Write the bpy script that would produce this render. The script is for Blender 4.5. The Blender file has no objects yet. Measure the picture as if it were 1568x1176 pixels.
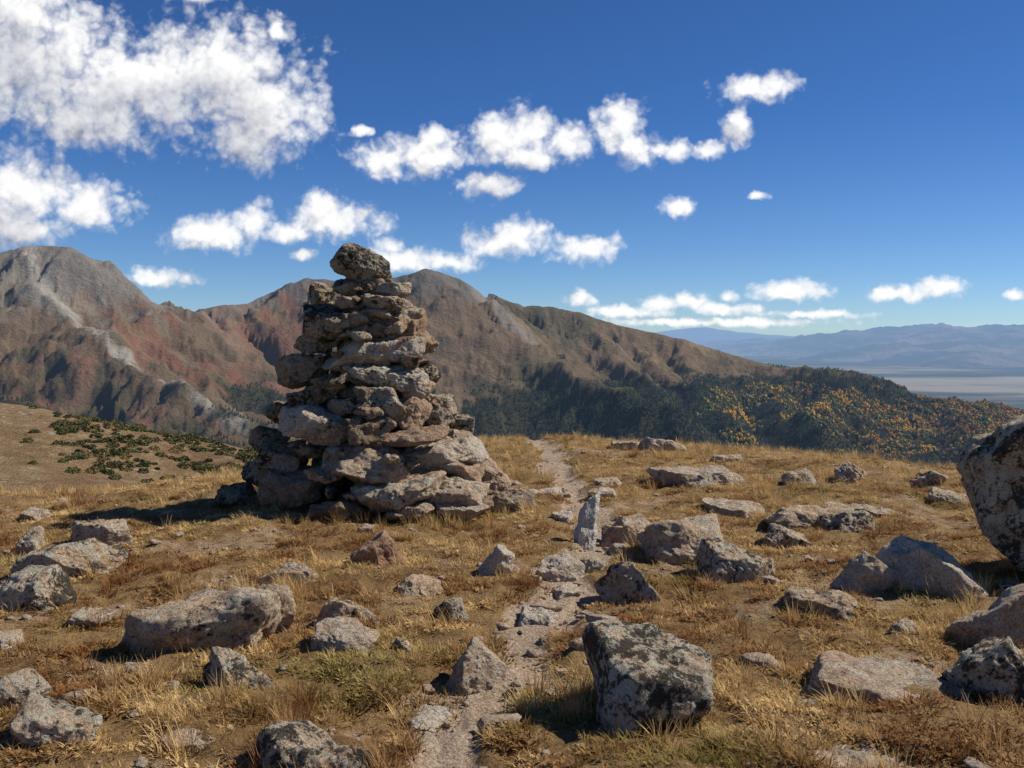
import bpy, bmesh, math, numpy as np
from mathutils import Vector, Matrix, Euler
rng=np.random.RandomState(7)
sc=bpy.context.scene
sc.view_settings.view_transform='Standard'
try: sc.view_settings.look='None'
except: pass
sc.view_settings.exposure=0
# ------------------------------------------------------------ noise
_p=np.random.RandomState(3).permutation(256); _p=np.concatenate([_p,_p,_p])
_g=np.random.RandomState(4).normal(size=(256,3)); _g/=np.linalg.norm(_g,axis=1)[:,None]
def perlin(x,y,z=0.0):
    x=np.asarray(x,float); y=np.asarray(y,float); z=np.zeros_like(x)+z
    xi=np.floor(x).astype(int); yi=np.floor(y).astype(int); zi=np.floor(z).astype(int)
    xf=x-xi; yf=y-yi; zf=z-zi; xi&=255; yi&=255; zi&=255
    u=xf*xf*xf*(xf*(xf*6-15)+10); v=yf*yf*yf*(yf*(yf*6-15)+10); w=zf*zf*zf*(zf*(zf*6-15)+10)
    out=0
    for a in (0,1):
        wa=u if a else 1-u
        pa=_p[xi+a]
        for b in (0,1):
            wb=v if b else 1-v
            pb=_p[pa+yi+b]
            for c in (0,1):
                wc=w if c else 1-w
                g=_g[_p[pb+zi+c]]
                out=out+wa*wb*wc*(g[...,0]*(xf-a)+g[...,1]*(yf-b)+g[...,2]*(zf-c))
    return out*1.5
def fbm(x,y,z=0.0,o=4,r=.5):
    s=0;a=1;f=1
    for i in range(o):
        s=s+a*perlin(x*f+i*13.7,y*f-i*7.1,z*f+i*3.3); a*=r; f*=2.03
    return s
def ridged(x,y,z=0.0,o=4,r=.5):
    s=0;a=1;f=1
    for i in range(o):
        n=1-np.abs(perlin(x*f+i*13.7,y*f-i*7.1,z*f+i*3.3))*1.6
        s=s+a*n*n; a*=r; f*=2.07
    return s
def sstep(a,b,x):
    t=np.clip((x-a)/(b-a),0,1); return t*t*(3-2*t)
# ------------------------------------------------------------ mesh helpers
def mesh_np(name,V,F,smooth=True,mat=None):
    me=bpy.data.meshes.new(name)
    V=np.asarray(V,np.float32); F=np.asarray(F,np.int32)
    m,k=F.shape
    me.vertices.add(len(V)); me.vertices.foreach_set('co',V.ravel())
    me.loops.add(m*k); me.loops.foreach_set('vertex_index',F.ravel())
    me.polygons.add(m); me.polygons.foreach_set('loop_start',np.arange(0,m*k,k,dtype=np.int32))
    try: me.polygons.foreach_set('loop_total',np.full(m,k,np.int32))
    except Exception: pass
    me.update(calc_edges=True); me.validate()
    me.polygons.foreach_set('use_smooth',np.full(m,smooth))
    if mat: me.materials.append(mat)
    return me
def add_obj(name,me,parent=None):
    o=bpy.data.objects.new(name,me); sc.collection.objects.link(o)
    if parent: o.parent=parent
    return o
def fattr(me,name,a):
    at=me.attributes.new(name,'FLOAT','POINT'); at.data.foreach_set('value',np.asarray(a,np.float32).ravel())
def cattr(me,name,c):
    c=np.asarray(c,np.float32)
    if c.shape[1]==3: c=np.concatenate([c,np.ones((len(c),1),np.float32)],1)
    at=me.attributes.new(name,'FLOAT_COLOR','POINT'); at.data.foreach_set('color',c.ravel())
def grid_faces(n,m):
    i=np.arange(n-1)[:,None]*m+np.arange(m-1)[None,:]
    return np.stack([i,i+1,i+m+1,i+m],-1).reshape(-1,4)
def polar(az0,az1,na,r0,r1,nr):
    az=np.radians(np.linspace(az0,az1,na)); r=np.exp(np.linspace(math.log(r0),math.log(r1),nr))
    R,A=np.meshgrid(r,az,indexing='ij')
    return R*np.sin(A),R*np.cos(A)
# ------------------------------------------------------------ material helpers
class NT:
    def __init__(s,tree): s.t=tree; s.n=tree.nodes; s.l=tree.links
    def new(s,typ,**k):
        n=s.n.new(typ)
        for a,b in k.items(): setattr(n,a,b)
        return n
    def set(s,sock,v):
        if isinstance(v,bpy.types.NodeSocket): s.l.new(v,sock)
        else: sock.default_value=v
    def math(s,op,a,b=None,c=None,clamp=False):
        n=s.new('ShaderNodeMath',operation=op); n.use_clamp=clamp
        s.set(n.inputs[0],a)
        if b is not None: s.set(n.inputs[1],b)
        if c is not None: s.set(n.inputs[2],c)
        return n.outputs[0]
    def vm(s,op,a,b=None,c=None):
        n=s.new('ShaderNodeVectorMath',operation=op); s.set(n.inputs[0],a)
        if b is not None: s.set(n.inputs[3 if op=='SCALE' else 1],b)
        if c is not None: s.set(n.inputs[2],c)
        return n.outputs['Value'] if op in('LENGTH','DOT_PRODUCT','DISTANCE') else n.outputs[0]
    def noise(s,vec,scale,detail=4,rough=.5,dist=0.,col=False):
        n=s.new('ShaderNodeTexNoise'); s.set(n.inputs['Vector'],vec); n.inputs['Scale'].default_value=scale
        n.inputs['Detail'].default_value=detail; n.inputs['Roughness'].default_value=rough; n.inputs['Distortion'].default_value=dist
        return n.outputs['Color' if col else 'Fac']
    def mr(s,v,a,b,c=0.,d=1.,smooth=True):
        n=s.new('ShaderNodeMapRange'); n.interpolation_type='SMOOTHSTEP' if smooth else 'LINEAR'
        s.set(n.inputs[0],v)
        for i,q in enumerate((a,b,c,d)): s.set(n.inputs[1+i],q)
        return n.outputs[0]
    def mix(s,f,a,b,mode='MIX'):
        n=s.new('ShaderNodeMix',data_type='RGBA',blend_type=mode)
        s.set(n.inputs[0],f)
        for k,v in ((6,a),(7,b)):
            if isinstance(v,tuple) and len(v)==3: v=v+(1,)
            s.set(n.inputs[k],v)
        return n.outputs[2]
    def attr(s,name,typ='GEOMETRY',out='Fac'):
        n=s.new('ShaderNodeAttribute',attribute_type=typ,attribute_name=name); return n.outputs[out]
    def bump(s,h,strength,dist,normal=None):
        n=s.new('ShaderNodeBump'); s.set(n.inputs['Height'],h); n.inputs['Strength'].default_value=strength; n.inputs['Distance'].default_value=dist
        if normal is not None: s.set(n.inputs['Normal'],normal)
        return n.outputs[0]
def new_mat(name,rough=.9,spec=.15):
    m=bpy.data.materials.new(name); m.use_nodes=True
    t=NT(m.node_tree); b=t.n['Principled BSDF']; b.inputs['Roughness'].default_value=rough
    b.inputs['Specular IOR Level'].default_value=spec
    return m,t,b
HAZE_GLOW=(.33,.52,.82,1)
def paint_haze(m,t,b,L,amt=1.0):  # aerial haze painted in as emission that grows with distance from the origin
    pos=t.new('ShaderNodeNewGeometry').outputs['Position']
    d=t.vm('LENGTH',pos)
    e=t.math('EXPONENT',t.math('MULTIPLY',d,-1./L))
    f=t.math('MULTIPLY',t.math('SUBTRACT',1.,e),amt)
    em=t.new('ShaderNodeEmission'); em.inputs[0].default_value=HAZE_GLOW; em.inputs[1].default_value=.80
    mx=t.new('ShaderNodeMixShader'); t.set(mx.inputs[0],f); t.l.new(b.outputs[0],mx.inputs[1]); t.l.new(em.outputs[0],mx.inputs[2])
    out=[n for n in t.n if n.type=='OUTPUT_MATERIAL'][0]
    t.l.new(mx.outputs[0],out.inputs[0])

# ------------------------------------------------------------ camera
cd=bpy.data.cameras.new('camera'); cam=bpy.data.objects.new('camera',cd); sc.collection.objects.link(cam)
cam.location=(0,0,1.6); cam.rotation_euler=(math.radians(90-3.12),0,0)
cd.sensor_width=36; cd.lens=35; cd.clip_start=.05; cd.clip_end=400000
sc.camera=cam
# ------------------------------------------------------------ sun
SUN_EL=math.radians(44); SUN_AZ=math.radians(77)
sd=Vector((math.sin(SUN_AZ)*math.cos(SUN_EL),math.cos(SUN_AZ)*math.cos(SUN_EL),math.sin(SUN_EL)))
ld=bpy.data.lights.new('sun','SUN'); ld.energy=5.0; ld.angle=math.radians(.53); ld.color=(1,.955,.87)
lo=bpy.data.objects.new('sun',ld); sc.collection.objects.link(lo)
lo.rotation_euler=sd.to_track_quat('Z','Y').to_euler(); lo.location=(30,20,60)
# ------------------------------------------------------------ world: sky + cumulus
w=bpy.data.worlds.new('World'); sc.world=w; w.use_nodes=True
try: w.cycles.sampling_method='NONE'
except Exception as e: print(e)
t=NT(w.node_tree); t.n.clear()
sky=t.new('ShaderNodeTexSky',sky_type='NISHITA'); sky.sun_disc=False
sky.sun_elevation=SUN_EL; sky.sun_rotation=SUN_AZ; sky.altitude=3600; sky.air_density=1.0; sky.dust_density=.6; sky.ozone_density=3.0
blobs=[(-.477,.268,.11,.072),(-.379,.240,.12,.062),(-.295,.252,.095,.062),(-.25,.217,.068,.055),(-.49,.315,.07,.05),(-.266,.184,.035,.022),
(-.233,.292,.012,.012),(-.31,.33,.03,.010),(-.50,.135,.085,.046),(-.425,.124,.045,.028),(-.50,.10,.06,.02),(-.42,.208,.09,.028),
(-.300,.094,.050,.020),(-.262,.104,.030,.020),(-.178,.108,.055,.020),(-.19,.122,.024,.017),(-.225,.098,.03,.014),(-.353,.052,.036,.011),(-.207,.075,.011,.007),
(-.126,.168,.034,.020),(-.087,.173,.046,.022),(-.077,.190,.020,.013),(-.150,.196,.014,.006),
(-.015,.190,.032,.028),(.02,.194,.036,.026),(.052,.187,.030,.021),(-.022,.143,.034,.016),(.01,.171,.045,.013),
(.108,.200,.030,.029),(.121,.182,.026,.022),(.145,.179,.015,.009),(.163,.178,.019,.012),(.195,.177,.019,.010),
(.238,.240,.036,.015),(.225,.203,.018,.020),(.264,.243,.020,.012),(-.006,.088,.046,.018),(.012,.098,.026,.015),(-.107,.071,.050,.015),(-.06,.067,.03,.009),(-.12,.083,.016,.009),
(.075,.081,.036,.016),(.166,.121,.022,.011),(.247,.133,.013,.005),
(.069,.03,.017,.009),(.114,.018,.045,.007),(.18,.029,.022,.010),(.145,.027,.018,.009),(.277,.038,.042,.011),(.215,.021,.045,.007),(.22,.033,.012,.007),(.30,.015,.06,.005),
(.387,.036,.036,.009),(.432,.043,.029,.012),(.505,.036,.012,.006),(.20,.007,.13,.005)]
blobs+=[(.62,.20,.05,.02),(-.64,.22,.08,.04),(.3,.5,.08,.04),(-.1,.52,.12,.05)]
grp=bpy.data.node_groups.new('cumulus_field','ShaderNodeTree')
grp.interface.new_socket('P',in_out='INPUT',socket_type='NodeSocketVector')
grp.interface.new_socket('F',in_out='OUTPUT',socket_type='NodeSocketFloat')
grp.interface.new_socket('Body',in_out='OUTPUT',socket_type='NodeSocketFloat')
g=NT(grp); gi=g.new('NodeGroupInput'); go=g.new('NodeGroupOutput')
P=gi.outputs[0]
wn=g.noise(P,48,4,.55,col=True)
wv=g.vm('MULTIPLY',g.vm('SUBTRACT',wn,(.5,.5,.5)),(.024,.015,0))
Pw=g.vm('ADD',P,wv)
dmin=None
for (u,v,ru,rv) in blobs:
    q=g.vm('MULTIPLY_ADD',Pw,(1/ru,1/rv,0),(-u/ru,-v/rv,0)); L=g.vm('LENGTH',q)
    dmin=L if dmin is None else g.math('SMOOTH_MIN',dmin,L,.25)
n1=g.noise(P,34,7,.54)
n2=g.new('ShaderNodeTexVoronoi'); g.set(n2.inputs['Vector'],g.vm('ADD',P,g.vm('SCALE',wn,.02))); n2.inputs['Scale'].default_value=85
n2.inputs['Detail'].default_value=1.; n2.inputs['Roughness'].default_value=.45
body=g.math('SUBTRACT',1.28,g.math('MULTIPLY',dmin,1.05))
f=g.math('MULTIPLY_ADD',g.math('SUBTRACT',n1,.5),1.7,body)
f=g.math('MULTIPLY_ADD',g.math('SUBTRACT',.42,n2.outputs['Distance']),.50,f)
g.l.new(f,go.inputs[0]); g.l.new(body,go.inputs[1])
gen=t.new('ShaderNodeTexCoord').outputs['Generated']
sx=t.new('ShaderNodeSeparateXYZ'); t.set(sx.inputs[0],gen)
ym=t.math('MAXIMUM',sx.outputs[1],.05)
vv_=t.math('DIVIDE',sx.outputs[2],ym)
cb=t.new('ShaderNodeCombineXYZ'); t.set(cb.inputs[0],t.math('DIVIDE',sx.outputs[0],ym)); t.set(cb.inputs[1],vv_)
P=cb.outputs[0]
def field(vec,k=0):
    n=t.new('ShaderNodeGroup'); n.node_tree=grp; t.set(n.inputs[0],vec); return n.outputs[k]
f0=field(P); f2=field(t.vm('ADD',P,(.007,.013,0))); f3=field(t.vm('ADD',P,(.012,.045,0)),1)
alpha=t.mr(f0,-.12,.85); alpha=t.math('MULTIPLY',alpha,t.mr(sx.outputs[1],.2,.4))
alpha=t.math('MULTIPLY',alpha,t.mr(vv_,-.002,.006))
d2=t.math('SUBTRACT',f0,f2)
li=t.math('MULTIPLY_ADD',d2,.34,1.0)
li=t.math('SUBTRACT',li,t.math('MULTIPLY',t.mr(f2,.5,1.6),.25))
li=t.math('SUBTRACT',li,t.math('MULTIPLY',t.mr(f3,.15,.95),.48),clamp=True)
ccol=t.mix(li,(.28,.31,.41),(1.,1.,1.))  # sunlit tops and shaded undersides painted into the cloud colour
# lower atmosphere is paler and hazier than the zenith
tint=t.mix(t.mr(sx.outputs[2],-.01,.20,0.,1.,False),(.66,.82,1.0),(.36,.645,.98))
sk=t.mix(1.,sky.outputs[0],tint,'MULTIPLY')
bg=t.new('ShaderNodeBackground'); t.set(bg.inputs[0],sk); bg.inputs[1].default_value=.098
bc=t.new('ShaderNodeBackground'); t.set(bc.inputs[0],ccol); bc.inputs[1].default_value=1.0
mx=t.new('ShaderNodeMixShader'); t.set(mx.inputs[0],alpha); t.l.new(bg.outputs[0],mx.inputs[1]); t.l.new(bc.outputs[0],mx.inputs[2])
wo=t.new('ShaderNodeOutputWorld'); t.l.new(mx.outputs[0],wo.inputs[0])

# ------------------------------------------------------------ materials
def rock_material():
    m,t,b=new_mat('lichen_granite',.9,.15)
    oc=t.new('ShaderNodeTexCoord').outputs['Object']
    rnd=t.new('ShaderNodeObjectInfo').outputs['Random']
    cx=t.new('ShaderNodeCombineXYZ')
    for i,k in enumerate((37.,-19.,53.)): t.set(cx.inputs[i],t.math('MULTIPLY',rnd,k))
    v=t.vm('ADD',oc,cx.outputs[0])
    lich=t.attr('lichen','OBJECT'); tone=t.attr('tone','OBJECT'); dk=t.attr('dark','OBJECT'); pale=t.attr('pale','OBJECT')
    a=t.noise(v,3.5,6,.6); bb=t.noise(v,14,7,.7); c=t.noise(v,70,5,.75)
    base=t.mix(t.mr(a,.38,.62),(.68,.465,.285),(.60,.485,.355))
    base=t.mix(t.math('MULTIPLY',t.mr(bb,.5,.66),.75),base,(.80,.675,.50))
    base=t.mix(t.math('MULTIPLY',t.mr(bb,.5,.36),.7),base,(.33,.215,.13))
    base=t.mix(tone,base,(.42,.20,.105),)
    base=t.mix(pale,base,(.85,.79,.68))
    base=t.mix(t.math('MULTIPLY',t.mr(c,.52,.38),.65),base,(.16,.115,.075))
    base=t.mix(t.math('MULTIPLY',t.mr(c,.55,.66),.4),base,(.85,.78,.66))
    wz=t.noise(v,6,5,.65)
    base=t.mix(t.math('MULTIPLY',t.mr(wz,.50,.68),t.math('MULTIPLY_ADD',lich,.45,.2,clamp=True)),base,t.mix(1.,base,(.42,.37,.32),'MULTIPLY'))
    gl=t.noise(v,11,8,.72,.3)
    th=t.math('SUBTRACT',.66,t.math('MULTIPLY',lich,.2))
    base=t.mix(t.math('MULTIPLY',t.mr(gl,th,t.math('ADD',th,.05)),.6),base,(.58,.56,.43))
    v2=t.vm('ADD',v,(11.3,5.1,-8.2))
    bl=t.noise(v2,26,9,.78,.4); bl2=t.noise(v2,5.5,4,.6)
    q=t.math('ADD',t.math('MULTIPLY',bl,.62),t.math('MULTIPLY',bl2,.42))
    th2=t.math('SUBTRACT',.658,t.math('MULTIPLY',lich,.155))
    msk=t.mr(q,th2,t.math('ADD',th2,.03))
    base=t.mix(t.math('MULTIPLY',msk,.9),base,(.030,.026,.021))
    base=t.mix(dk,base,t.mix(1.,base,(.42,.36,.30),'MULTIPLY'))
    t.set(b.inputs['Base Color'],base)
    h=t.math('ADD',t.math('MULTIPLY',bb,1.3),t.math('MULTIPLY',c,.55)); h=t.math('ADD',h,t.math('MULTIPLY',a,.8))
    h=t.math('ADD',h,t.math('MULTIPLY',bl,.35))
    t.set(b.inputs['Normal'],t.bump(h,1.,.042))
    return m
M_ROCK=rock_material()
# ------------------------------------------------------------ near ground
PATH=np.array([(-.45,1.0),(-.3,2.6),(-.24,3.56),(-.20,4.2),(-.02,4.7),(.10,5.1),(.12,5.5),(.30,6.1),(.42,6.8),(.70,7.6),(.78,8.4),(.60,9.4),(.62,10.6),(.50,11.8),(.56,12.9),(.48,13.9),(.40,16.),(.2,22.)])
def path_dist(x,y):
    d=np.full(np.shape(x),1e9)
    for a,b in zip(PATH[:-1],PATH[1:]):
        v=b-a; L=v@v
        tt=np.clip(((x-a[0])*v[0]+(y-a[1])*v[1])/L,0,1)
        d=np.minimum(d,np.hypot(x-a[0]-tt*v[0],y-a[1]-tt*v[1]))
    return d
def path_mask(x,y):
    d=path_dist(x,y)+fbm(x*3,y*3,5.,o=3)*.15
    wdt=.11+.07*perlin(y*.9,x*0+3.)
    return 1-sstep(wdt,wdt+.18,d)
def ground_h(x,y):
    x=np.asarray(x,float); y=np.asarray(y,float)
    h=fbm(x*.35,y*.35,1.,o=2)*.07+fbm(x*1.6,y*1.6,2.,o=3)*.05+fbm(x*7,y*7,3.,o=3)*.024
    h=h-path_mask(x,y)*.05
    ax=np.sqrt((x-.6)**2+.3)
    y0=np.where(x>.6,np.maximum(13.8-.8*ax,8.2),np.maximum(13.9-1.1*ax,8.0))
    s=np.maximum(0,y-y0); s1=10.
    dr=np.where(s<s1,.02*s*s,.02*s1*s1+.4*(s-s1))
    return h-dr-.012*np.maximum(0,-x-2.2)**1.3
def bare(x,y):
    return sstep(.12,.42,fbm(x*1.3+9,y*1.3,7.,o=4))
X,Y=polar(-62,62,640,1.0,230,470)
Z=ground_h(X,Y)
M_GR,t,b=new_mat('tundra_soil',.95,.05)
pos=t.new('ShaderNodeNewGeometry').outputs['Position']
pm=t.attr('path')
a=t.noise(pos,1.2,6,.6); c=t.noise(pos,9,6,.7); d=t.noise(pos,60,5,.7)
base=t.mix(t.mr(a,.35,.65),(.25,.145,.062),(.36,.23,.10))
base=t.mix(t.math('MULTIPLY',t.mr(c,.5,.72),.7),base,(.47,.32,.15))
base=t.mix(t.math('MULTIPLY',t.mr(c,.48,.3),.7),base,(.09,.053,.028))
base=t.mix(t.math('MULTIPLY',t.mr(d,.5,.35),.6),base,(.07,.043,.023))
sand=t.mix(t.mr(d,.35,.68),(.32,.215,.14),(.64,.50,.36)); sand=t.mix(t.math('MULTIPLY',t.mr(c,.48,.66),.6),sand,(.38,.25,.155))
mk=t.mr(t.math('ADD',pm,t.math('MULTIPLY',t.math('SUBTRACT',c,.5),1.1)),.34,.72)
base=t.mix(mk,base,sand)
t.set(b.inputs['Base Color'],base)
h=t.math('ADD',c,t.math('MULTIPLY',d,.5)); t.set(b.inputs['Normal'],t.bump(h,1.,.05))
me=mesh_np('ground',np.stack([X,Y,Z],-1).reshape(-1,3),grid_faces(*X.shape),mat=M_GR)
fattr(me,'path',np.maximum(path_mask(X,Y),bare(X,Y)*.48*(Y<13)))
add_obj('ground',me)

# ------------------------------------------------------------ rock builder
_ico={}
def ico(sub):
    if sub not in _ico:
        bm=bmesh.new(); bmesh.ops.create_icosphere(bm,subdivisions=sub,radius=1)
        V=np.array([v.co[:] for v in bm.verts]); F=np.array([[v.index for v in f.verts] for f in bm.faces]); bm.free()
        V/=np.linalg.norm(V,axis=1)[:,None]; _ico[sub]=(V,F)
    return _ico[sub]
def rock_verts(seed,dims,sub=6,sharp=44,rough=.03,extra=9,skew=.34):
    r=np.random.RandomState(seed); D,F=ico(sub)
    N=[];O=[]
    for ax in range(3):
        for s in (-1,1):
            n=np.zeros(3); n[ax]=s; n+=r.normal(0,skew if ax<2 else skew*.55,3); n/=np.linalg.norm(n); N.append(n); O.append(r.uniform(.72,1.0) if ax<2 else r.uniform(.80,1.))
    for i in range(extra):
        n=r.normal(size=3); n[2]*=.7; n/=np.linalg.norm(n); N.append(n); O.append(r.uniform(.78,1.08))
    N=np.array(N);O=np.array(O)
    Dw=D+.06*np.stack([perlin(D[:,0]*1.7+seed,D[:,1]*1.7,D[:,2]*1.7),perlin(D[:,0]*1.7,D[:,1]*1.7+seed,D[:,2]*1.7+9),perlin(D[:,0]*1.7,D[:,1]*1.7-7,D[:,2]*1.7+seed)],-1)
    q=np.maximum(Dw@N.T,1e-4)/O[None,:]
    R=1/(np.sum(q**sharp,1)**(1./sharp))
    R=1/((1/R)**18+(1/1.45)**18)**(1/18.)
    V=D*R[:,None]*np.array(dims)*.5
    sz=(dims[0]*dims[1]*dims[2])**(1/3.)
    f=1.6/sz; off=seed*3.17%97
    nn=D*np.array([1/dims[0],1/dims[1],1/dims[2]]); nn/=np.linalg.norm(nn,axis=1)[:,None]
    big=fbm(V[:,0]*f+off,V[:,1]*f,V[:,2]*f,o=2)
    rd=ridged(V[:,0]*f*1.8+off,V[:,1]*f*1.8+5,V[:,2]*f*3.2,o=3,r=.5)-1.1
    fine=fbm(V[:,0]*f*7+off,V[:,1]*f*7,V[:,2]*f*9,o=4,r=.62)
    st=(perlin(V[:,0]*f*.9+off+4,V[:,1]*f*.9,V[:,2]*f*1.6)+.4*perlin(V[:,0]*f*2.9+off,V[:,1]*f*2.9,V[:,2]*f*2.9))*5; st=(np.floor(st)+sstep(.3,.7,st-np.floor(st)))/5
    V=V+nn*(sz*rough*(1.3*big-.6*rd+.44*fine+3.1*st))[:,None]
    return V,F
def place_rock(name,loc,dims,rot,seed,lichen=.5,tone=0.,sub=6,parent=None,sharp=44,rough=.03,extra=9,dark=0.,skew=.34,pale=0.):
    V,F=rock_verts(seed,dims,sub,sharp,rough,extra,skew)
    me=mesh_np(name,V,F,mat=M_ROCK)
    o=add_obj(name,me,parent); o.location=loc; o.rotation_euler=rot
    o['lichen']=float(lichen); o['tone']=float(tone); o['dark']=float(dark); o['pale']=float(pale)
    return o
ROCKS=[]
def boulder(x,y,w,h,dep=None,yaw=0,tilt=0,pitch=0,lichen=.5,tone=0.,seed=1,name='rock',sharp=40,sub=6,rough=.034,extra=7,hk=.70,wk=.96,pale=0.,skew=.34):
    dep=dep or w*.75; w*=wk
    h=h*hk; hf=h*1.7+.04; g=float(ground_h(np.array([x]),np.array([y]))[0])
    yy=y+dep*.4
    place_rock(name,(x,yy,g+h-hf*.5),(w,dep*1.1,hf),(pitch,tilt,yaw),seed,lichen,tone,sub,None,sharp,rough,extra,pale=pale,skew=skew)
    ROCKS.append((x,yy,w*.45,dep*.45))
B=boulder
B(.57,4.0,.46,.33,.44,yaw=.38,tilt=.06,pitch=.2,lichen=.95,seed=411,name='boulder',sharp=50,extra=4,hk=1.0,rough=.028,skew=.26)
B(-1.66,4.95,.92,.26,.42,yaw=.35,tilt=-.28,lichen=.55,seed=12,name='boulder',extra=8,hk=.9,rough=.04)
B(-1.33,5.3,.24,.34,.22,yaw=.5,lichen=.3,seed=213)
B(-.88,4.85,.33,.13,.22,lichen=.4,seed=14)
B(-1.28,4.4,.36,.16,.14,yaw=-.5,tilt=.4,lichen=.85,seed=15)
B(-1.80,3.72,.36,.15,.3,lichen=.8,seed=16)
B(-.70,3.42,.44,.14,.3,yaw=-.2,tilt=.12,lichen=.9,seed=17)
B(-.2,4.5,.24,.27,.13,yaw=.4,tilt=.4,lichen=.3,seed=218,hk=.85)
B(-.36,4.1,.18,.05,.26,lichen=.0,seed=19,pale=.4)
B(-.03,4.95,.10,.03,.14,lichen=.1,seed=20); B(.13,5.5,.22,.05,.2,lichen=.0,seed=21,pale=.4); B(.32,6.1,.2,.05,.22,lichen=.05,seed=22,pale=.3)
B(-.9,6.65,.34,.22,.22,yaw=.6,tilt=-.4,lichen=.2,tone=.75,seed=23,hk=.8)
B(-.12,6.4,.18,.26,.10,yaw=.3,tilt=.45,lichen=.0,seed=224,pale=.4,hk=.8)
B(.3,6.45,.33,.15,.25,lichen=.1,seed=25,pale=.3)
B(.72,5.95,.34,.24,.18,tilt=.6,yaw=-.3,lichen=.75,seed=26)
B(1.2,6.85,.66,.36,.45,tilt=.2,yaw=-.15,lichen=.5,seed=227,name='boulder',hk=.75)
B(.88,7.75,.34,.24,.3,yaw=.3,lichen=.1,tone=.2,seed=28); B(1.0,8.2,.35,.24,.3,lichen=.1,seed=29)
B(.80,7.25,.22,.10,.2,yaw=.5,lichen=.2,tone=.2,seed=128); B(1.25,7.9,.3,.16,.25,lichen=.3,seed=129); B(.45,8.35,.2,.08,.2,lichen=.1,seed=130,pale=.3)
B(.55,7.35,.17,.40,.07,yaw=.15,tilt=.16,pitch=-.12,lichen=-.8,seed=236,name='upright_stone',hk=.92,rough=.022,extra=3,pale=.8,skew=.22)
B(1.47,6.25,.58,.25,.40,yaw=.1,tilt=.2,lichen=.85,seed=31,sharp=30)
B(1.8,5.5,.5,.13,.4,tilt=.15,yaw=-.3,lichen=.6,seed=32)
B(2.08,7.4,.4,.17,.3,tilt=.3,lichen=.7,seed=33)
B(2.5,8.15,.85,.17,.4,yaw=-.1,lichen=.4,seed=34); B(2.75,7.95,.42,.22,.3,lichen=.8,seed=35)
B(2.55,5.9,.66,.34,.24,yaw=-.55,tilt=.42,lichen=-.1,seed=238,name='boulder',pale=.3,hk=.75); B(2.18,5.95,.40,.30,.18,yaw=.3,tilt=.6,lichen=.2,seed=38,pale=.2)
B(2.50,4.95,.46,.36,.22,yaw=.2,tilt=-.6,pitch=.2,lichen=-.2,seed=239); B(2.12,4.10,.42,.27,.3,lichen=.95,seed=240,tilt=-.15,hk=.85)
B(1.62,4.1,.80,.09,.46,yaw=-.3,tilt=.06,lichen=.15,seed=41,name='flat_slab',rough=.028)
B(2.06,5.1,.17,.07,.12,lichen=0,seed=42)
B(-3.1,7.35,.46,.27,.36,yaw=.3,tilt=.2,lichen=.6,seed=43); B(-2.98,6.45,.56,.25,.4,tilt=-.25,lichen=.75,seed=44); B(-2.78,5.6,.42,.24,.3,lichen=.9,seed=45,tilt=-.35)
B(-3.62,7.3,.2,.22,.2,lichen=.6,seed=46); B(-.95,5.4,.30,.2,.16,yaw=.4,tilt=.4,lichen=.6,seed=47); B(-.57,5.95,.25,.1,.2,lichen=.3,seed=48)
B(-.34,5.5,.18,.17,.12,tilt=-.45,lichen=.7,seed=49); B(-1.44,6.25,.32,.18,.16,tilt=-.5,lichen=.3,seed=50); B(-2.35,5.4,.28,.1,.2,lichen=.5,seed=51)
B(-1.55,4.35,.12,.05,.1,lichen=0,seed=52); B(-2.6,5.0,.2,.08,.15,lichen=.5,seed=53)
B(2.0,10.2,.92,.20,.6,lichen=.4,seed=55); B(2.9,10.,.3,.12,.3,lichen=.5,seed=56); B(3.5,10.2,.28,.24,.26,lichen=.1,seed=57,tilt=.6); B(4.25,10.0,.3,.2,.3,lichen=.6,seed=58)
B(1.55,13.4,.5,.17,.3,lichen=.4,seed=59); B(2.0,13.2,.6,.19,.3,lichen=.2,tilt=.2,seed=60); B(2.7,12.2,.4,.1,.3,lichen=.3,seed=61)
B(2.05,8.75,.66,.11,.45,lichen=.3,seed=62,tilt=.1); B(3.1,8.6,.7,.10,.4,tilt=.1,lichen=.5,seed=36); B(4.0,9.0,.4,.1,.3,lichen=.4,seed=63)
B(1.25,3.42,.42,.05,.35,lichen=.3,seed=66); B(-2.15,4.1,.26,.12,.2,lichen=.7,seed=67); B(-1.25,3.75,.2,.04,.2,lichen=.1,seed=68)
B(-4.2,8.6,.25,.1,.2,lichen=.1,seed=70)
B(.35,4.9,.12,.06,.1,lichen=.3,seed=72); B(.55,6.7,.2,.1,.15,lichen=.1,seed=73); B(.9,9.6,.3,.06,.3,lichen=.1,seed=74,pale=.3); B(.25,9.7,.5,.06,.3,lichen=.1,seed=75,pale=.3)
B(-.55,4.9,.1,.07,.1,lichen=.7,seed=76); B(1.0,10.2,.3,.08,.2,lichen=.2,seed=77)
place_rock('leaning_boulder',(3.57,6.35,.34),(1.50,.85,.74),(.10,.70,-.12),314,lichen=.85,sub=6,rough=.032,extra=5,sharp=44,skew=.16)
ROCKS.append((3.75,6.4,.45,.4))
B(3.1,5.75,.3,.12,.25,lichen=.9,seed=79)

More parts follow.
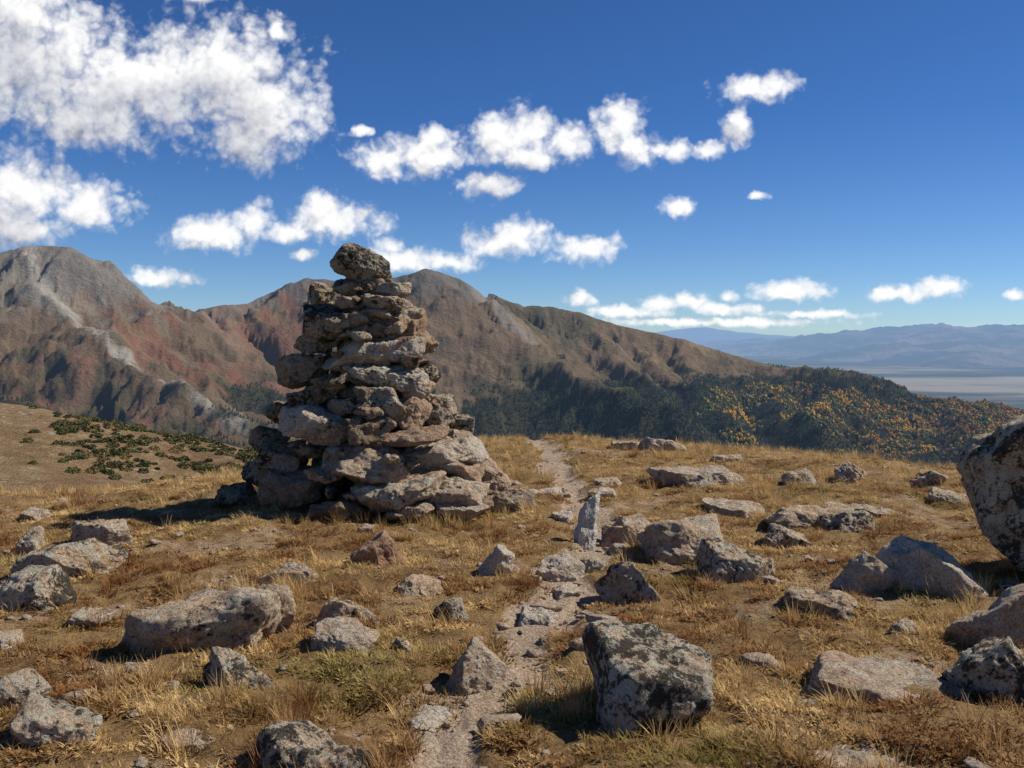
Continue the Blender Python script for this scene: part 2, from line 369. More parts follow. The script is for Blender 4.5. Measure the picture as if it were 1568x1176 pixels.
# ------------------------------------------------------------ cairn
cairn=bpy.data.objects.new('rock_cairn',None); sc.collection.objects.link(cairn)
CX,CY=-1.20,9.05; cairn.location=(CX+.03,CY,float(ground_h(np.array([CX]),np.array([CY]))[0]))
def prof(z):
    return np.interp(z,[0,.3,.56,.85,1.12,1.4,1.7,1.95,2.1,2.25],[1.12,1.0,.86,.71,.57,.49,.37,.24,.16,.10])
def ctr(z): return np.interp(z,[0,.56,1.12,1.7,2.2],[.14,-.04,-.11,-.10,-.12])
ST=[(556,427,80,44,.42,.85,0),(537,459,64,18,0,.6,0),(592,463,55,18,-.1,.5,0),(487,470,26,26,.1,.7,0),(535,481,44,14,.05,.7,.2),(582,480,52,16,0,.6,.2),(574,496,60,14,.1,.3,0),(492,492,52,17,-.1,.8,0),
(507,513,104,38,.12,.8,.2),(606,520,90,40,.32,.2,.6),(628,498,34,16,.2,.5,0),(476,543,54,22,.05,.7,.1),(570,556,142,35,-.08,-.1,.0),(638,540,44,26,.7,.3,.5),(462,581,74,38,-.18,.6,.1),(580,590,122,29,.12,.75,0),(645,588,38,28,.1,.8,0),
(488,614,86,28,-.48,.6,.15),(458,632,50,22,-.1,.8,.2),(575,633,74,40,.14,.7,.1),(630,612,42,22,.15,.3,.2),(624,650,60,40,-.6,.0,.3),(665,638,48,26,.2,.6,0),(520,640,44,22,0,.7,.2),
(480,668,112,42,.26,.4,0),(428,650,50,24,.15,.7,.2),(560,675,76,28,-.15,.7,.05),(408,690,56,32,.15,.7,.2),(622,688,104,15,-.1,.1,.5),(690,668,54,32,.25,.7,0),(698,690,40,18,.1,.3,.1),
(546,729,178,45,.05,.3,.15),(670,713,122,29,-.08,.2,0),(425,722,84,32,.1,.6,.1),(436,764,106,48,.03,.35,.2),(735,745,74,36,.42,.0,.3),(592,770,150,32,-.12,.5,0),(686,768,112,35,.10,.2,0),(700,735,60,17,.3,.3,.3),
(765,785,112,27,.12,.5,.1),(505,799,76,20,.05,.3,.3),(625,798,70,16,0,.4,.2),(395,735,40,36,.2,.7,.1),(350,774,62,22,.1,.8,.2),(690,800,80,16,.05,.4,0)]
k=0
for (px,py,pw,ph,tl,li,to) in ST:
    z=(802-py)*.00565; xl=(px-570)*.0057; wd=pw*.0057*1.03; hd=ph*.0056*1.22
    R=prof(z); dx=xl-ctr(z)
    fr=math.sqrt(max(0.0,R*R-dx*dx))
    dep=min(.62,max(.30,wd*.7)) if py>445 else .3
    yl=-(max(fr*.92,0.)-dep*.42)+rng.uniform(-.10,.08) if py>445 else -.04
    s=(CY+yl)/8.6
    lit_or_pale=px>560 or (px,py) in ((480,668),(546,729))  # left-half shade painted as darker stone, a few pale stones excepted
    place_rock('stone_%d'%(k+1),(xl*s+(1-s)*1.22,yl,max(z,0.02)+(z-1.6)*(s-1)),(wd*s,dep,hd*s),(rng.uniform(-.10,.28),tl,rng.uniform(-.45,.45)),540+k,li+.1,to*.8,6,cairn,sharp=30,rough=.038,extra=9,dark=rng.uniform(.0,.3) if lit_or_pale else rng.uniform(.25,.8),skew=.28,pale=.25 if (px,py) in ((570,556),(480,668),(580,590),(670,713)) else 0.)
    k+=1
# small chock stones wedged in the gaps of the front
r2=np.random.RandomState(17)
for i in range(60):
    z=r2.uniform(.05,1.95); R=prof(z); th=r2.uniform(-math.pi*.98,-.02); rr=R*r2.uniform(.78,.93)
    wd=r2.uniform(.12,.27); 
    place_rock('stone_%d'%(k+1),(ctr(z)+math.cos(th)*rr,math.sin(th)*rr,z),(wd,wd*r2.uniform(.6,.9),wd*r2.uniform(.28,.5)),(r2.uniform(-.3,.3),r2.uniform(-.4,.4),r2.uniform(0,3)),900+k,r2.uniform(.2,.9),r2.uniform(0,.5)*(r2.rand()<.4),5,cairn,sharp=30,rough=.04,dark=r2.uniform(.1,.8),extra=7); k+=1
for z in np.arange(.08,2.0,.135):
    R=prof(z); n=int(6+R*7)
    for j in range(n):
        th=-.15*math.pi+ (1.3*math.pi)*(j+rng.uniform(-.3,.3))/n
        if rng.rand()<.33: th=rng.uniform(-math.pi,0); rr=R*.42
        else: rr=R*rng.uniform(.52,.68)
        wd=rng.uniform(.26,.48)*min(1,.42+R*.6); hd=rng.uniform(.10,.17)
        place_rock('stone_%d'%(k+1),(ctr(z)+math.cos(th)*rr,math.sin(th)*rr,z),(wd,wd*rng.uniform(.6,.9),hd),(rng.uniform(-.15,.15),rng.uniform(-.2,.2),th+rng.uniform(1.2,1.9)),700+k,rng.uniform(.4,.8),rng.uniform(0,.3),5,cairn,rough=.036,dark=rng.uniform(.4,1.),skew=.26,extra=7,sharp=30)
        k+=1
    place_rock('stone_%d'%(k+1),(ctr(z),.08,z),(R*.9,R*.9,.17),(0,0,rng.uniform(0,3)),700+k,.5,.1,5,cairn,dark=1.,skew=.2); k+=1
ROCKS.append((CX+.1,CY,1.1,.95))
# ------------------------------------------------------------ loose stones
VV=[];FF=[];n0=0
r=np.random.RandomState(21)
N_=9000
rad=np.sqrt(r.uniform(2.5**2,13**2,N_)); near=r.rand(N_)<.5; rad[near]=r.uniform(2.5,8,near.sum()); az=r.uniform(-.62,.62,N_)
x_=rad*np.sin(az); y_=rad*np.cos(az); pr=.05+.9*path_mask(x_,y_)+.4*bare(x_,y_)
kk=np.where(r.rand(N_)<pr)[0][:1150]; gz=ground_h(x_,y_)
for i in kk:
    s=min(.12,.014*(1+r.pareto(2.1)))
    V,F=rock_verts(int(r.randint(1e5)),(s*r.uniform(.9,1.6),s,s*r.uniform(.4,.7)),3 if s>.04 else 2,20,.04,5)
    a=r.uniform(0,6.28); c,sn=math.cos(a),math.sin(a)
    V=np.stack([V[:,0]*c-V[:,1]*sn+x_[i],V[:,0]*sn+V[:,1]*c+y_[i],V[:,2]+gz[i]+s*.10],-1)
    VV.append(V);FF.append(F+n0);n0+=len(V)
me=mesh_np('loose_stones',np.concatenate(VV),np.concatenate(FF),mat=M_ROCK)
o=add_obj('loose_stones',me); o['lichen']=.2; o['tone']=.15; o['dark']=.0; o['pale']=.1

# ------------------------------------------------------------ grass
M_GRASS=bpy.data.materials.new('dry_grass'); M_GRASS.use_nodes=True
t=NT(M_GRASS.node_tree); b=t.n['Principled BSDF']; b.inputs['Roughness'].default_value=.75; b.inputs['Specular IOR Level'].default_value=.15
ti=t.attr('tint','INSTANCER'); gr=t.attr('green','INSTANCER'); bl=t.attr('blade')
col=t.mix(ti,(.34,.15,.048),(.92,.64,.27))
col=t.mix(gr,col,(.34,.31,.075))
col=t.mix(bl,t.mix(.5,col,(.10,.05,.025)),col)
t.set(b.inputs['Base Color'],col)
tr=t.new('ShaderNodeBsdfTranslucent'); t.set(tr.inputs[0],col)
mx=t.new('ShaderNodeMixShader'); mx.inputs[0].default_value=.3; t.l.new(b.outputs[0],mx.inputs[1]); t.l.new(tr.outputs[0],mx.inputs[2])
t.l.new(mx.outputs[0],[n for n in t.n if n.type=='OUTPUT_MATERIAL'][0].inputs[0])
tc=bpy.data.collections.new('grass_tufts')
def tuft(i,n,l0,l1,spread,rad,wid,curl,leafy=False):
    r=np.random.RandomState(100+i); V=[];F=[];A=[]
    for j in range(n):
        a=r.uniform(0,6.283); q=rad*math.sqrt(r.rand()); bx,by=q*math.cos(a),q*math.sin(a)
        a2=a+r.normal(0,.9); L=r.uniform(l0,l1); lean=abs(r.normal(spread,.3)); w=wid*r.uniform(.6,1.3)
        dx,dy=math.cos(a2),math.sin(a2); sx,sy=-dy*w*.5,dx*w*.5
        b0=len(V); hx=0;hz=-.008; segs=3 if l1>.1 else 2; tone=r.uniform(.35,1)
        for s in range(segs+1):
            ww=(1-s/segs)**.7 if s<segs else .08
            if leafy: ww=(.3,1.,.1)[s]
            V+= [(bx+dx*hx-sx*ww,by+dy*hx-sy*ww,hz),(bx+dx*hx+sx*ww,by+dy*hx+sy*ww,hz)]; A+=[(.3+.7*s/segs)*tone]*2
            an=lean+curl*s/segs; hx+=L/segs*math.sin(an); hz+=L/segs*math.cos(an)
        for s in range(segs): F.append((b0+2*s,b0+2*s+1,b0+2*s+3,b0+2*s+2))
    me=mesh_np('grass_tuft',V,F,mat=M_GRASS); fattr(me,'blade',A)
    o=bpy.data.objects.new('grass_tuft',me); tc.objects.link(o)
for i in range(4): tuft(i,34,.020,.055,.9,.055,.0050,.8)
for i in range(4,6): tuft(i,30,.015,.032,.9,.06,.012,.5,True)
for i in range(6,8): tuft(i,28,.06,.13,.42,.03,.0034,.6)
r=np.random.RandomState(55)
def ring(r0,r1,dens):
    n=int(.5*1.36*(r1*r1-r0*r0)*dens); R=np.sqrt(r.uniform(r0*r0,r1*r1,n)); A=r.uniform(-.68,.68,n); return R*np.sin(A),R*np.cos(A)
pts=[ring(2.2,5,1050),ring(5,7.5,680),ring(7.5,11,400),ring(11,24,150)]
gx=np.concatenate([p[0] for p in pts]); gy=np.concatenate([p[1] for p in pts])
pmk=path_mask(gx,gy); br=bare(gx,gy)
keep=(r.rand(len(gx))>pmk*.98)&(r.rand(len(gx))>br*.8)
cl=fbm(gx*4,gy*4,11.,o=3); keep&=(r.rand(len(gx))<.48+cl*1.7)|(gy>11)
for (x,y,a,bq) in ROCKS: keep&=((gx-x)/(a*.85))**2+((gy-y)/(bq*.85))**2>1
gx=gx[keep];gy=gy[keep];cl=cl[keep];nb=len(gx)
ex=[];ey=[]
for (x,y,a,bq) in ROCKS:
    n=int(32*(a+bq)/.5*(.6 if a>1 else 1)); th=r.uniform(0,6.283,n); q=r.uniform(.95,1.22,n)
    ex.append(x+np.cos(th)*(a+.02)*q); ey.append(y+np.sin(th)*(bq+.02)*q)
ex=np.concatenate(ex);ey=np.concatenate(ey); k_=r.rand(len(ex))>path_mask(ex,ey); ex=ex[k_];ey=ey[k_]
gx=np.concatenate([gx,ex]);gy=np.concatenate([gy,ey]);cl=np.concatenate([cl,np.full(len(ex),.2)]);N=len(gx)
edge=np.arange(N)>=nb
idx=r.randint(0,6,N); tall=fbm(gx*.9,gy*.9,15.,o=3)-.15+np.clip((gy-9)/10,0,.5)+edge*.45; tm=(r.rand(N)<np.clip(tall*.7,.015,.6)); idx[tm]=r.randint(6,8,tm.sum())
scl=r.uniform(.7,1.3,N)*(1+.35*cl)
leafy=(idx>=4)&(idx<6)
tint=np.clip(.46+fbm(gx*1.1,gy*1.1,21.,o=3)*1.3+fbm(gx*5,gy*5,25.,o=2)*.6+r.normal(0,.22,N)+tm*.25+np.clip((gy-7)/20,0,.3)-leafy*.2,0,1)
green=np.clip(fbm(gx*.8,gy*.8,31.,o=3)*1.4-.18+r.normal(0,.15,N)+leafy*.16,0,.7)*(~tm)
gz=ground_h(gx,gy)
me=bpy.data.meshes.new('dry_grass'); me.vertices.add(N); me.vertices.foreach_set('co',np.stack([gx,gy,gz],-1).astype(np.float32).ravel())
fattr(me,'scl',scl); fattr(me,'tint',tint); fattr(me,'green',green)
at=me.attributes.new('idx','INT','POINT'); at.data.foreach_set('value',idx.astype(np.int32))
at=me.attributes.new('rot','FLOAT_VECTOR','POINT'); at.data.foreach_set('vector',np.stack([r.normal(0,.12,N),r.normal(0,.12,N),r.uniform(0,6.28,N)],-1).astype(np.float32).ravel())
go_=add_obj('dry_grass',me)
ng=bpy.data.node_groups.new('scatter_tufts','GeometryNodeTree')
ng.interface.new_socket('Geometry',in_out='INPUT',socket_type='NodeSocketGeometry'); ng.interface.new_socket('Geometry',in_out='OUTPUT',socket_type='NodeSocketGeometry')
a=ng.nodes.new('NodeGroupInput'); z=ng.nodes.new('NodeGroupOutput'); ip=ng.nodes.new('GeometryNodeInstanceOnPoints'); ci=ng.nodes.new('GeometryNodeCollectionInfo')
ci.inputs['Collection'].default_value=tc; ci.inputs['Separate Children'].default_value=True; ci.inputs['Reset Children'].default_value=True
ip.inputs['Pick Instance'].default_value=True
def na(name,dt):
    n=ng.nodes.new('GeometryNodeInputNamedAttribute'); n.data_type=dt; n.inputs['Name'].default_value=name; return n.outputs['Attribute']
L=ng.links
L.new(a.outputs[0],ip.inputs['Points']); L.new(ci.outputs[0],ip.inputs['Instance']); L.new(na('idx','INT'),ip.inputs['Instance Index'])
L.new(na('rot','FLOAT_VECTOR'),ip.inputs['Rotation']); L.new(na('scl','FLOAT'),ip.inputs['Scale']); L.new(ip.outputs[0],z.inputs[0])
md=go_.modifiers.new('scatter','NODES'); md.node_group=ng
print('grass tufts',N)

# ------------------------------------------------------------ left hillside
def hill_h(x,y):
    z=-8.8-.177*(x+77)
    z=z-.012*np.maximum(0,-(x+110))
    s=np.maximum(0,y-140); s=np.where(s<30,s*s/60,s-15)
    z=z-.5*s
    s2=np.maximum(0,70-y); z=z-.25*s2
    return z+fbm(x*.03,y*.03,3.,o=3)*1.4+fbm(x*.2,y*.2,4.,o=3)*.3
X,Y=polar(-50,8,460,45,420,260)
Z=hill_h(X,Y)
M_HILL,t,b=new_mat('hillside_turf',.95,.05)
pos=t.new('ShaderNodeNewGeometry').outputs['Position']
a=t.noise(pos,.06,5,.6); c=t.noise(pos,.5,7,.75); d=t.noise(pos,3,5,.75)
base=t.mix(t.mr(a,.35,.65),(.30,.18,.095),(.38,.255,.13)); base=t.mix(t.math('MULTIPLY',t.mr(c,.5,.64),.7),base,(.47,.355,.22)); base=t.mix(t.math('MULTIPLY',t.mr(c,.5,.36),.6),base,(.17,.115,.06)); base=t.mix(t.math('MULTIPLY',t.mr(d,.5,.34),.8),base,(.10,.065,.035))
vo=t.new('ShaderNodeTexVoronoi'); t.set(vo.inputs['Vector'],pos); vo.inputs['Scale'].default_value=.55
base=t.mix(t.math('MULTIPLY',t.mr(vo.outputs['Distance'],.25,.12),t.mr(a,.46,.56)),base,(.5,.45,.37))
t.set(b.inputs['Base Color'],base); t.set(b.inputs['Normal'],t.bump(t.math('ADD',c,d),1.,.6))
me=mesh_np('hillside',np.stack([X,Y,Z],-1).reshape(-1,3),grid_faces(*X.shape),mat=M_HILL); add_obj('hillside',me)
def leaf_blob(r,n,rad,h,ls):
    p=r.normal(size=(n,3)); p/=np.linalg.norm(p,axis=1)[:,None]; p*=(r.uniform(.45,1,n)**.5)[:,None]
    p[:,2]=np.abs(p[:,2]); p*=np.array([rad,rad,h])
    a=r.normal(size=(n,3)); a/=np.linalg.norm(a,axis=1)[:,None]; c=np.cross(a,r.normal(size=(n,3))); c/=np.linalg.norm(c,axis=1)[:,None]
    V=np.stack([p+a*ls,p-a*ls*.5+c*ls*.8,p-a*ls*.5-c*ls*.8],1).reshape(-1,3); return V,np.arange(3*n).reshape(-1,3)
r=np.random.RandomState(77); VV=[];FF=[];CC=[];n0=0;cnt=0
while cnt<500:
    y=r.uniform(78,150); u=r.uniform(-.56,-.2); x=u*y
    zz=float(hill_h(np.array([x]),np.array([y]))[0]); vv=(zz-1.6)/y
    line=-.116-.09*(u+.35)
    den=math.exp(-((vv-line)/.026)**2)*(1 if u>-.46 else .0)+.012
    den*=float(sstep(-.12,.25,perlin(np.array([x*.16]),np.array([y*.16]))[0]))*.8+.2
    if r.rand()>den: continue
    rad=r.uniform(.3,.8)*(1.5 if r.rand()<.2 else 1)
    V,F=leaf_blob(r,110,rad,rad*r.uniform(.6,.9),.15); V=V+np.array([x,y,zz-.05])
    VV.append(V);FF.append(F+n0);n0+=len(V);cnt+=1
    c=np.array([.11,.115,.042])*r.uniform(.7,1.3)
    if r.rand()<.3: c=np.array([.20,.15,.055])
    CC.append(np.repeat(c[None,:],len(V),0)*np.repeat(r.uniform(.5,1.4,len(V)//3),3)[:,None])
M_VEG,t,b=new_mat('foliage',.9,.1); t.set(b.inputs['Base Color'],t.attr('col','GEOMETRY','Color'))
paint_haze(M_VEG,t,b,42000)
me=mesh_np('willow_shrubs',np.concatenate(VV),np.concatenate(FF),smooth=False,mat=M_VEG); cattr(me,'col',np.concatenate(CC)); add_obj('willow_shrubs',me)

# ------------------------------------------------------------ mountains
MAIN=[(-2464,3300,120),(-2000,3350,215),(-1731,3400,265),(-1678,3450,293),(-1521,3450,290),(-1441,3500,227),(-1295,3600,132),(-1187,3700,78),(-1105,3750,95),(-1035,3850,105),(-919,4000,175),(-829,4000,210),(-686,4000,200),(-504,4000,206),(-420,4000,222),(-348,4000,244),(-290,4020,232),(-221,4050,210),(-104,4100,150),(43,4150,104),(180,4200,97),(262,4200,76),(480,4200,14),(698,4200,-35),(862,4200,-82),(1039,4200,-131),(1273,4300,-176),(1508,4500,-219),(1880,4700,-290),(2600,5000,-420)]
HILL2=[(1039,4150,-140),(1150,3950,-150),(1249,3800,-150),(1372,3800,-185),(1520,3800,-234),(1693,3800,-254),(1935,3800,-296),(2400,3800,-360)]
SPURS=[[(-1660,3430,280),(-1500,3200,160),(-1313,3000,49),(-1024,2700,-79),(-618,2300,-205)],
[(-1731,3400,262),(-1850,3000,110),(-1750,2500,-60),(-1600,2000,-170)],
[(-1295,3600,130),(-1150,3350,20),(-1000,3050,-80),(-800,2750,-190)],
[(-1105,3750,90),(-980,3450,-20),(-860,3200,-110),(-600,2900,-220)],
[(-829,4000,205),(-760,3700,60),(-671,3400,-100),(-436,3000,-224)],
[(-660,4000,200),(-600,3800,90),(-560,3550,-30),(-500,3300,-130)],
[(-504,4000,205),(-470,3750,80),(-380,3500,-60),(-300,3250,-170)],
[(-300,4000,230),(-240,3750,90),(-200,3500,-60),(-47,3000,-250)],
[(-104,4100,150),(-20,3800,60),(30,3500,-34),(233,3100,-141),(369,2900,-179),(500,2600,-240)],
[(262,4200,74),(330,3900,-30),(420,3600,-120),(480,3300,-200)],
[(480,4200,12),(500,3950,-60),(560,3600,-150)],
[(698,4200,-36),(690,3800,-120),(640,3400,-200),(635,3000,-270)],
[(1039,4200,-132),(960,3800,-190),(900,3400,-240),(850,3000,-290)],
[(1249,3800,-150),(1100,3400,-215),(908,3000,-262),(804,2400,-318)],
[(1693,3800,-255),(1500,3200,-290),(1250,2500,-330)],
[(2100,3600,-300),(1800,2800,-330),(1400,2000,-350)]]
def polyh(x,y,pts,slope,W):
    best=np.full(x.shape,-1e9); bs=np.zeros(x.shape); bd=np.zeros(x.shape); s0=0
    for a,b in zip(pts[:-1],pts[1:]):
        vx,vy=b[0]-a[0],b[1]-a[1]; L2=vx*vx+vy*vy
        tt=np.clip(((x-a[0])*vx+(y-a[1])*vy)/L2,0,1)
        d=np.hypot(x-a[0]-tt*vx,y-a[1]-tt*vy)
        dd=np.sqrt(d*d+W*W)-W
        h=a[2]+(b[2]-a[2])*tt-slope*dd*(1-.00008*np.minimum(dd,2500))
        k=h>best; best=np.where(k,h,best); bs=np.where(k,s0+tt*math.sqrt(L2),bs); bd=np.where(k,d,bd); s0+=math.sqrt(L2)
    return best,bs,bd
def mountain_h(x,y,det=True):
    wx=fbm(x/420,y/420,1.,o=4)*60; wy=fbm(x/420,y/420,9.,o=4)*75
    h0,s,d=polyh(x+wx*.25,y+wy*.5,MAIN,.52,12)
    ramp=np.clip(d/220,0,1)
    gul=ridged((s+wx*.6)/130.,d/1100.,2.,o=4,r=.55)-1.2
    h0=h0+gul*60*ramp
    Hs=[h0]
    h1,s1,d1=polyh(x+wx*.4,y+wy*.5,HILL2,.42,40); Hs.append(h1+ (ridged(s1/150.,d1/800.,5.,o=2)-1.)*28*np.clip(d1/200,0,1))
    for i,sp in enumerate(SPURS):
        h,s2,d2=polyh(x+wx,y+wy,sp,.66,14)
        Hs.append(h-4+(ridged(s2/90.,d2/500.,i*3.,o=3)-1.1)*28*np.clip(d2/110,0,1))
    fl=np.interp(x,[-2500,-600,0,1500],[-215,-235,-325,-390])+fbm(x/500,y/500,3.,o=3)*30
    fl=fl-np.clip((y-4600)/1500,0,1)*550-np.clip((x-1200)/2500,0,1)*200
    Hs.append(fl)
    r_=np.hypot(x,y); Hs.append(-40-.55*np.maximum(0,r_-150))
    K=6.; H=np.stack(Hs,0); mxh=H.max(0); out=mxh+K*np.log(np.exp((H-mxh)/K).sum(0))
    rd=np.clip(d/150,.10,1)
    out=out+(ridged(x/300,y/300,7.,o=5,r=.55)-1.3)*30*rd+fbm(x/45,y/45,8.,o=3)*5.0*np.maximum(rd,.4)
    return out
X,Y=polar(-44,44,1150,240,7200,640)
Z=mountain_h(X,Y)
x=X.ravel();y=Y.ravel();z=Z.ravel()
n1=fbm(x/350,y/350,41.,o=4); n2=fbm(x/70,y/70,42.,o=4); n3=fbm(x/900,y/900,44.,o=3)
C=np.array([.18,.125,.077])[None,:]*np.ones((len(x),1))
def mixc(C,col,f): f=np.clip(f,0,1)[:,None]; return C*(1-f)+np.array(col)[None,:]*f
C=mixc(C,(.25,.18,.10),sstep(-.1,.5,n1))
C=mixc(C,(.11,.092,.055),sstep(.0,.4,n3+n2*.5)*.85)
C=mixc(C,(.085,.075,.04),sstep(-60,-150,z+n2*60)*sstep(-.3,.3,n1+n2*.4)*.7)
C=mixc(C,(.23,.105,.07),sstep(-.15,.3,n1*.5-n2*.4)*sstep(-560,0,-np.abs(x+950)+80)*.85)
C=mixc(C,(.25,.225,.19),sstep(10,150,z+n2*90)*(x<-950)*.8)
C=mixc(C,(.16,.15,.135),sstep(80,170,z+n2*80)*(x>-950)*.7)
_,ss,dd=polyh(x+n2*25,y+n1*30,[(-1678,3440,0),(-1480,3180,0),(-1290,2990,0),(-1000,2690,0),(-600,2290,0)],1,1)
C=mixc(C,(.38,.34,.28),(1-sstep(5,42,dd+n2*34))*(1-.35*sstep(900,1500,ss)))
_,ss,dd2=polyh(x+n2*30,y,[(-1100,3740,0),(-1020,3500,0),(-900,3300,0)],1,1); C=mixc(C,(.27,.17,.12),(1-sstep(10,60,dd2))*.7)
_,ss,dd2=polyh(x+n2*30,y,[(-140,4080,0),(-70,3850,0),(60,3600,0)],1,1); C=mixc(C,(.30,.26,.21),(1-sstep(8,55,dd2))*.7)
_,ss,dd2=polyh(x+n2*30,y,[(-600,3990,0),(-640,3800,0),(-650,3600,0)],1,1); C=mixc(C,(.27,.245,.21),(1-sstep(8,50,dd2))*.6)
tl=-176+n1*38+n2*24+np.where(x<-300,-14,0)
ff=sstep(12,-12,z-tl)*(y<4700)
C=mixc(C,(.035,.040,.018),ff*.85*np.where((x<-150),sstep(0,.3,n1),1))
M_MT,t,b=new_mat('mountain_slopes',.95,.05)
pos=t.new('ShaderNodeNewGeometry').outputs['Position']
a=t.noise(pos,.02,8,.7); c=t.noise(pos,.09,6,.75)
cc=t.attr('col','GEOMETRY','Color')
cc=t.mix(t.math('MULTIPLY',t.mr(a,.42,.7),.4),cc,t.mix(1.,cc,(1.6,1.5,1.4),'MULTIPLY')); cc=t.mix(t.math('MULTIPLY',t.mr(c,.5,.3),.6),cc,t.mix(1.,cc,(.45,.42,.4),'MULTIPLY'))
t.set(b.inputs['Base Color'],cc); t.set(b.inputs['Normal'],t.bump(t.math('ADD',a,t.math('MULTIPLY',c,.4)),1.,20.))
paint_haze(M_MT,t,b,58000)
me=mesh_np('mountain_range',np.stack([X,Y,Z],-1).reshape(-1,3),grid_faces(*X.shape),mat=M_MT); cattr(me,'col',C); add_obj('mountain_range',me)
# ------------------------------------------------------------ forests
r=np.random.RandomState(91); n=330000
R=np.sqrt(r.uniform(1300**2,4500**2,n)); A=r.uniform(-.62,.62,n); x=R*np.sin(A); y=R*np.cos(A); z=mountain_h(x,y)
m1=fbm(x/350,y/350,41.,o=4); m2=fbm(x/70,y/70,42.,o=4); m4=fbm(x/220,y/220,50.,o=3)
tl=-176+m1*38+m2*24+np.where(x<-300,-14,0)
zz=z-tl; pr=sstep(18,-22,zz)*np.where(x<-150,sstep(-.05,.3,m1)*.8,.95)
asp=(x>560)&(z<-205)&(m4+.35*m2+sstep(700,1400,x)*.50>.17)
kc=(r.rand(n)<pr*.55)&((~asp)|(r.rand(n)<.14))
ka=(r.rand(n)<.6)&asp&(~kc)
def cones(x,y,z,h,rad,ns,r):
    n=len(x); ph=r.uniform(0,6.28,n)
    V=np.zeros((n,ns*2+1,3)); 
    for k in range(ns):
        a=ph+k*6.2832/ns; q=rad*r.uniform(.75,1.2,n)
        V[:,k]=np.stack([x+q*np.cos(a),y+q*np.sin(a),z+h*.08],-1)
        q2=rad*.5*r.uniform(.8,1.2,n); V[:,ns+k]=np.stack([x+q2*np.cos(a+.5),y+q2*np.sin(a+.5),z+h*.5],-1)
    V[:,2*ns]=np.stack([x,y,z+h],-1)
    F=[]
    for k in range(ns):
        k2=(k+1)%ns; F+=[(k,k2,ns+k),(k2,ns+k2,ns+k),(ns+k,ns+k2,2*ns)]
    F=np.array(F)[None]+(np.arange(n)*(2*ns+1))[:,None,None]
    return V.reshape(-1,3),F.reshape(-1,3),2*ns+1
ix=np.where(kc)[0]; nn=len(ix); h=r.uniform(6,12,nn)
V,F,pv=cones(x[ix],y[ix],z[ix]-1,h,h*.2+.6,5,r)
me=mesh_np('conifer_forest',V,F,smooth=False,mat=M_VEG)
c=np.array([.028,.038,.016])[None]*r.uniform(.6,1.5,nn)[:,None]; cattr(me,'col',np.repeat(c,pv,0)); add_obj('conifer_forest',me)
ix=np.where(ka)[0]; nn=len(ix)
D,Fi=ico(2); h=r.uniform(3.,5.5,nn)
V=np.stack([x[ix],y[ix],z[ix]+h*.8],-1)[:,None,:]+D[None]*(h[:,None]*r.uniform(.7,1.2,(nn,len(D))))[:,:,None]*np.array([.85,.85,1.1])
F=(Fi[None]+(np.arange(nn)*len(D))[:,None,None]).reshape(-1,3)
me=mesh_np('aspen_grove',V.reshape(-1,3),F,smooth=False,mat=M_VEG)
pal=np.array([(.44,.15,.025),(.20,.13,.035),(.60,.27,.025),(.19,.17,.035),(.10,.12,.035),(.70,.38,.03)])
sel=np.clip((m4[ix]*5+m2[ix]*3+r.normal(0,.7,nn)+2.6),0,5).astype(int)
cattr(me,'col',np.repeat(pal[sel]*r.uniform(.6,1.15,nn)[:,None],len(D),0)); add_obj('aspen_grove',me)
print('conifers',kc.sum(),'aspens',ka.sum())
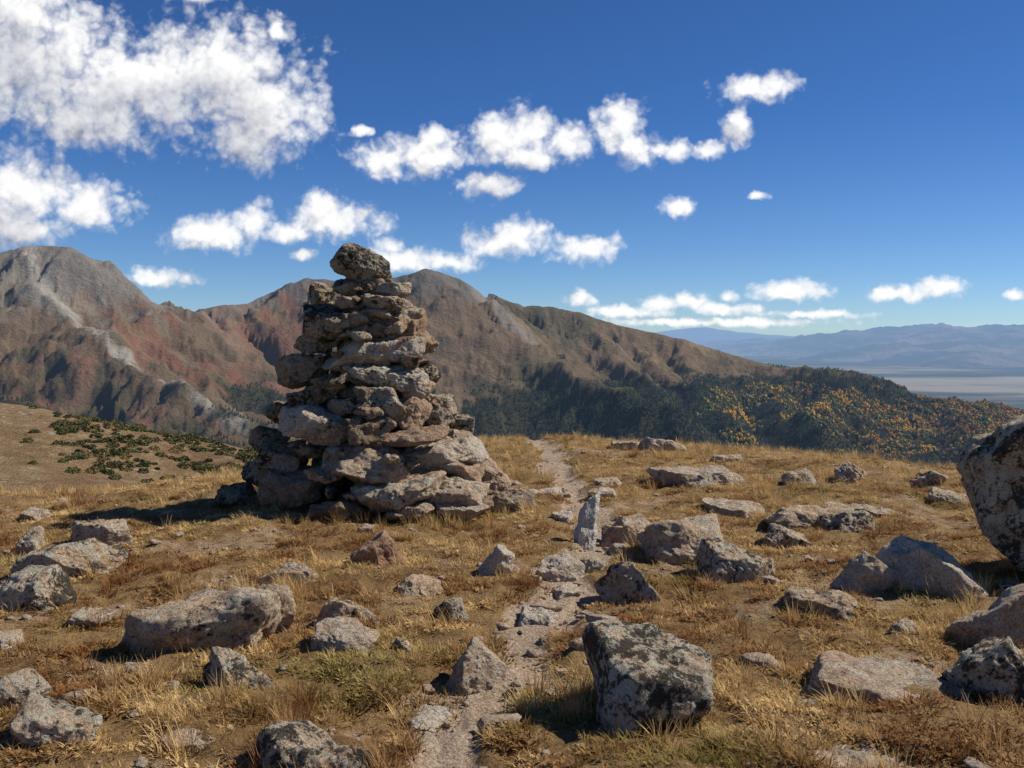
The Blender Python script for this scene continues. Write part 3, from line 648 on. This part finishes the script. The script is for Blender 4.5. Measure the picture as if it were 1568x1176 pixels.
# ------------------------------------------------------------ plain
X,Y=polar(-50,50,300,4500,190000,260)
Z=-900+fbm(X/3000,Y/3000,2.,o=3)*12-(X**2+Y**2)/(2*7.4e6)
x=X.ravel();y=Y.ravel()
a1=fbm(x/5200,y/2200,4.,o=4); a2=fbm(x/1300,y/500,6.,o=3)
C=np.array([.11,.095,.06])[None]*np.ones((len(x),1))
C=mixc(C,(.03,.04,.02),sstep(0,.3,a1+a2*.4)); C=mixc(C,(.30,.24,.16),sstep(.1,.5,-a1+a2*.3)); 
C=mixc(C,(.34,.28,.19),sstep(2000,0,np.abs(y-17500+a1*2000))*.8)
M_PL,t,b=new_mat('plain_land',.95,.05); t.set(b.inputs['Base Color'],t.attr('col','GEOMETRY','Color')); paint_haze(M_PL,t,b,42000)
me=mesh_np('plain',np.stack([X,Y,Z],-1).reshape(-1,3),grid_faces(*X.shape),mat=M_PL); cattr(me,'col',C); add_obj('plain',me)
# ------------------------------------------------------------ distant range
FR=[[(12312,60000,-740),(13673,56000,-545),(14722,52000,-304),(16429,50000,-422),(16906,46000,-90),(17600,44000,171),(18317,43000,251),(19992,43000,168),(21891,43000,223),(24181,43000,363),(26974,43000,140)],
    [(14722,52000,-304),(12436,42000,-682),(10893,36000,-935)],[(16906,46000,-90),(14460,38000,-493),(11805,30000,-780)],[(18317,43000,251),(15591,35000,-227),(12203,27000,-701)],
    [(21891,43000,223),(17132,34000,-287),(14306,27000,-701)],
    [(12091,95000,-1172),(15294,92000,-836),(17006,90000,250),(19636,90000,-143),(22558,90000,-360),(26649,90000,-677)]]
X,Y=polar(3,40,620,22000,110000,300)
wx=fbm(X/6000,Y/6000,1.,o=3)*1400
Hs=[polyh(X+wx,Y+wx*.6,p,.17 if i<5 else .2,250)[0]+(ridged(X/3000,Y/3000,3.,o=5,r=.55)-1.2)*(170 if i<5 else 60) for i,p in enumerate(FR)]
Z=np.maximum.reduce(Hs+[np.full(X.shape,-1500.)])
M_FR,t,b=new_mat('distant_slopes',.95,.05)
pos=t.new('ShaderNodeNewGeometry').outputs['Position']; a=t.noise(pos,.0004,5,.6)
t.set(b.inputs['Base Color'],t.mix(t.mr(a,.4,.6),(.03,.038,.028),(.20,.145,.10))); paint_haze(M_FR,t,b,38000)
me=mesh_np('distant_mountains',np.stack([X,Y,Z],-1).reshape(-1,3),grid_faces(*X.shape),mat=M_FR); add_obj('distant_mountains',me)
